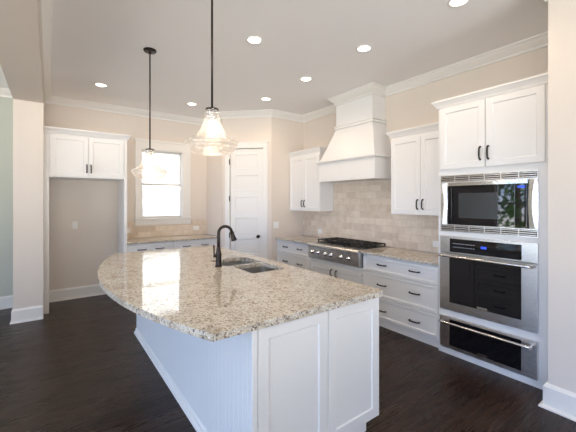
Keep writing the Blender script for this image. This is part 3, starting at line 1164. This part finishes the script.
for a, b_ in ((1.49, 2.10),):
    for z0, z1 in dz:
        add_door(t, FIR, a, b_, z0, z1, 0.001, 0.02, name='drawer', vertical=False, frame=0.04, hs=[((a + b_) / 2, (z0 + z1) / 2)])
for a, b_, hu in ((2.106, 2.55, 2.52), (2.556, 3.0, 2.586), (3.006, 3.60, 3.57), (3.606, 4.20, 3.636)):
    add_door(t, FIR, a, b_, 0.10, zt2, 0.001, 0.02, hu, 0.78)

# island countertop with sink cutouts
arc = []
cyc, half, sag, xch = 2.875, 1.445, 0.300, 0.608
Rr = (half * half + sag * sag) / (2 * sag)
xc_ = xch - sag + Rr
for i in range(49):
    yy = cyc + half - 2 * half * i / 48
    arc.append((xc_ - math.sqrt(Rr * Rr - (yy - cyc) ** 2), yy))


def rr_corner(cx, cy, r, a0, a1, n=6):
    return [(cx + r * math.cos(R(a0 + (a1 - a0) * i / n)), cy + r * math.sin(R(a0 + (a1 - a0) * i / n))) for i in range(n + 1)]


xr, yf, ybk = 1.866, cyc - half, cyc + half
poly = arc + rr_corner(xr - 0.035, yf + 0.035, 0.035, -90, 0) + rr_corner(xr - 0.035, ybk - 0.035, 0.035, 0, 90)


def rrect(x0, x1, y0, y1, r):
    return rr_corner(x1 - r, y0 + r, r, -90, 0, 4) + rr_corner(x1 - r, y1 - r, r, 0, 90, 4) + rr_corner(x0 + r, y1 - r, r, 90, 180, 4) + rr_corner(x0 + r, y0 + r, r, 180, 270, 4)


B1 = (1.39, 1.745, 2.43, 2.82)
B2 = (1.335, 1.745, 2.848, 3.24)
h1, h2 = rrect(*B1, 0.045), rrect(*B2, 0.045)
tag(obj('island_countertop', prism(nb(), poly, IT - 0.0385, IT, [h1, h2]), M_granite, bevel=0.003), 'speckled granite island countertop with one long bowed edge', 'countertop')

# undermount double sink
t = thing('kitchen_sink', 'stainless double-bowl sink set under the island countertop', 'sink', (1.56, 2.8, IT - 0.26))
for B, r, dp in ((B1, 0.045, 0.17), (B2, 0.045, 0.19)):
    bm = nb()
    zt3 = IT - 0.0395
    rings = []
    for off, z in ((0.012, zt3), (-0.002, zt3), (-0.002, zt3 - 0.001), (-0.006, zt3 - dp + 0.03), (-0.03, zt3 - dp)):
        rings.append([bm.verts.new((x, y, z)) for x, y in rrect(B[0] - off, B[1] + off, B[2] - off, B[3] + off, max(0.02, r + off))])
    for a, b_ in zip(rings, rings[1:]):
        for k in range(len(a)):
            bm.faces.new([a[k], a[(k + 1) % len(a)], b_[(k + 1) % len(a)], b_[k]])
    bm.faces.new(rings[-1])
    bw = obj('bowl', bm, M_sink, t, smooth=False)
    cxb, cyb = (B[0] + B[1]) / 2, (B[2] + B[3]) / 2
    obj('drain', lathe(nb(), [(0.045, zt3 - dp + 0.002), (0.042, zt3 - dp + 0.004), (0.03, zt3 - dp + 0.003), (0.002, zt3 - dp + 0.002)], cxb, cyb, 20, False, True), M_chrome, bw)

# faucet
fx, fy = 1.283, 2.885
t = thing('faucet', 'dark bronze gooseneck faucet beside the island sink', 'faucet', (fx, fy, IT))
z = IT + 0.0005
obj('body', lathe(nb(), [(0.034, z), (0.034, z + 0.008), (0.029, z + 0.012), (0.026, z + 0.03), (0.027, z + 0.10), (0.029, z + 0.115), (0.025, z + 0.13), (0.019, z + 0.16), (0.019, z + 0.17), (0.0145, z + 0.185)], fx, fy, 24, True, True), M_bronze, t, smooth=True)
ddx, ddy = 0.955, -0.30
gp = [(0, 0.18), (0, 0.24), (0, 0.30)]
rad = 0.062
for i in range(1, 13):
    a = R(180 - i * 14.2)
    gp.append((rad + rad * math.cos(a), 0.315 + rad * math.sin(a)))
obj('spout', tube(nb(), [(fx + ddx * a, fy + ddy * a, z + h) for a, h in gp], 0.0145, 12), M_bronze, t, smooth=True)
a1, hh1 = gp[-1]
tx_, tz_ = gp[-1][0] - gp[-2][0], gp[-1][1] - gp[-2][1]
ln = math.hypot(tx_, tz_)
tx_, tz_ = tx_ / ln, tz_ / ln
hd = [(0.0, 0.0145), (0.004, 0.019), (0.016, 0.019), (0.02, 0.017), (0.04, 0.019), (0.075, 0.026), (0.085, 0.028), (0.09, 0.025)]
obj('spray_head', tube(nb(), [(fx + ddx * (a1 + tx_ * s), fy + ddy * (a1 + tx_ * s), z + hh1 + tz_ * s) for s, r in hd], [r for s, r in hd], 16), M_bronze, t, smooth=True)
lx, ly = -0.72, 0.69
bm = nb()
tube(bm, [(fx + lx * s, fy + ly * s, z + 0.10) for s in (0.0, 0.03, 0.045, 0.05)], [0.016, 0.016, 0.018, 0.012], 12)
obj('handle_hub', bm, M_bronze, t, smooth=True)
obj('lever', tube(nb(), [(fx + lx * 0.042, fy + ly * 0.042, z + 0.105), (fx + lx * 0.045, fy + ly * 0.045, z + 0.14), (fx + lx * 0.047, fy + ly * 0.047, z + 0.185), (fx + lx * 0.048, fy + ly * 0.048, z + 0.205)], [0.008, 0.0065, 0.009, 0.006], 10), M_bronze, t, smooth=True)

# ------------------------------------------------------------------ pendants
PROF = [(0.042, 0.0), (0.044, -0.004), (0.050, -0.04), (0.059, -0.085), (0.073, -0.13), (0.092, -0.165), (0.110, -0.192), (0.145, -0.212), (0.172, -0.226), (0.181, -0.238), (0.178, -0.252), (0.170, -0.266), (0.162, -0.284), (0.148, -0.303), (0.122, -0.318), (0.098, -0.325)]


def pendant(x, y, ztop, label):
    t = thing('pendant_light', label, 'pendant light', (x, y, HC), 'clear glass pendants over the island')
    obj('canopy', lathe(nb(), [(0.066, HC - 0.0005), (0.066, HC - 0.012), (0.058, HC - 0.022), (0.015, HC - 0.026), (0.012, HC - 0.045)], x, y, 28, True, True), M_bronze, t, smooth=False)
    obj('rod', tube(nb(), [(x, y, HC - 0.03), (x, y, ztop + 0.02)], 0.0075, 10), M_bronze, t, smooth=True)
    obj('socket_cap', lathe(nb(), [(0.009, ztop + 0.022), (0.012, ztop + 0.012), (0.044, ztop + 0.008), (0.046, ztop), (0.040, ztop - 0.003)], x, y, 24, True, True), M_bronze, t, smooth=False)
    obj('socket', lathe(nb(), [(0.020, ztop - 0.0035), (0.022, ztop - 0.03), (0.022, ztop - 0.07), (0.018, ztop - 0.075)], x, y, 24, True, True), M_chrome, t, smooth=False)
    # flowing profile, refined
    pr_ = []
    for (r0, z0_), (r1, z1_) in zip(PROF, PROF[1:]):
        for k in range(5):
            s = k / 5
            pr_.append((r0 + (r1 - r0) * s, z0_ + (z1_ - z0_) * s))
    pr_.append(PROF[-1])
    pr_ = [(r + 0.0035 * math.sin(z * 260) * (1 if z < -0.19 else 0), z * 0.96) for r, z in pr_]
    obj('glass_shade', lathe(nb(), [(r, ztop + zz) for r, zz in pr_], x, y, 48), M_shade, t, smooth=True, solid=0.003)
    obj('bulb', lathe(nb(), [(0.012, ztop - 0.076), (0.013, ztop - 0.09), (0.022, ztop - 0.115), (0.030, ztop - 0.14), (0.029, ztop - 0.16), (0.018, ztop - 0.178), (0.003, ztop - 0.183)], x, y, 20, True, True), M_bulb, t, smooth=True)
    l = bpy.data.lights.new('bulb_light', 'POINT')
    l.energy = PEND_E
    l.color = WARM
    l.shadow_soft_size = 0.035
    lo_ = bpy.data.objects.new('bulb_light', l)
    C.objects.link(lo_)
    lo_.parent = t
    lo_.location = (0, 0, ztop - 0.22 - HC)
    return t


pendant(0.918, 2.175, 2.210, 'larger-looking clear glass pendant nearest the camera, over the sink end of the island')
pendant(0.864, 3.722, 2.122, 'clear glass pendant farther away, hanging in front of the window')

# ------------------------------------------------------------------ recessed lights
CANS = [((1.663, 2.867), 'recessed ceiling light right of the near pendant rod, over the island'),
        ((2.699, 2.334), 'recessed ceiling light to the right of the hood chimney, toward the ovens'),
        ((2.746, 3.372), 'recessed ceiling light just left of the hood chimney top'),
        ((2.767, 4.405), 'recessed ceiling light nearest the pantry door'),
        ((1.909, 5.363), 'recessed ceiling light nearest the window wall, left of the near pendant rod'),
        ((0.570, 5.244), 'recessed ceiling light above the tall niche cabinet'),
        ((2.684, 1.324), 'recessed ceiling light in front of the oven cabinet at the top edge')]


def can(x, y, label):
    t = thing('recessed_light', label, 'ceiling light', (x, y, HC), 'recessed ceiling lights')
    obj('trim_ring', lathe(nb(), [(0.082, HC - 0.0005), (0.084, HC - 0.004), (0.080, HC - 0.007), (0.068, HC - 0.006), (0.064, HC - 0.0015)], x, y, 32), M_plate, t, smooth=True)
    obj('lens', lathe(nb(), [(0.066, HC - 0.0008), (0.060, HC - 0.0035), (0.03, HC - 0.005), (0.004, HC - 0.0055)], x, y, 32, True, True), M_lens, t, smooth=True)
    l = bpy.data.lights.new('can_light', 'SPOT')
    l.energy = CAN_E * 4
    l.color = WARM
    l.spot_size = R(165)
    l.spot_blend = 0.6
    l.shadow_soft_size = 0.06
    o = bpy.data.objects.new('can_light', l)
    C.objects.link(o)
    o.parent = t
    o.location = (0, 0, -0.075)
    return t


c0 = None
for (x, y), lab in CANS:
    if c0 is None:
        c0 = can(x, y, lab)
    else:
        dup(c0, (x, y, HC), lab)


# ------------------------------------------------------------------ outlets and switches
def outlet(F, u, z, label, kind='outlet', w=0.072, h=0.117, off=0.0):
    t = thing('wall_switch' if kind == 'switch' else 'wall_outlet', label, kind, F.p(u, off, z), 'white wall plates')
    pl = obj('cover_plate', F.box(nb(), u - w / 2, u + w / 2, off + 0.0003, off + 0.006, z - h / 2, z + h / 2), M_plate, t, bevel=0.002)
    if kind == 'switch':
        for du in ((-0.023, 0.023) if w > 0.1 else (0,)):
            obj('rocker', F.box(nb(), u + du - 0.016, u + du + 0.016, off + 0.0062, off + 0.009, z - 0.033, z + 0.033), M_plate, t, bevel=0.002)
    elif w > h:
        for du in (-0.022, 0.022):
            obj('socket', F.box(nb(), u + du - 0.014, u + du + 0.014, off + 0.0062, off + 0.008, z - 0.017, z + 0.017), M_slot if False else M_plate, t, bevel=0.001)
    else:
        for dz_ in (-0.022, 0.022):
            obj('socket', F.box(nb(), u - 0.017, u + 0.017, off + 0.0062, off + 0.008, z + dz_ - 0.014, z + dz_ + 0.014), M_plate, t, bevel=0.001)
    return t


FWR = Fr((XW - 0.010, 0), (0, 1), (-1, 0))
FRet = Fr((0, RY), (1, 0), (0, -1))
outlet(FB, 0.318, 1.186, 'white outlet on the bare wall inside the niche')
outlet(FB, 1.07, 1.05, 'white outlet on the tile beside the niche cabinet', w=0.117, h=0.075, off=0.0105)
outlet(FB, 2.323, 1.045, 'white wide outlet on the tile right of the window', w=0.117, h=0.075, off=0.0105)
outlet(FWR, 4.425, 1.03, 'white outlet on the tile left of the gas cooktop', w=0.117, h=0.075)
outlet(FWR, 2.21, 1.03, 'white outlet on the tile next to the oven cabinet', w=0.117, h=0.075)
outlet(FRet, 3.302, 1.14, 'white light switch on the wall beside the pantry door', 'switch', w=0.117)
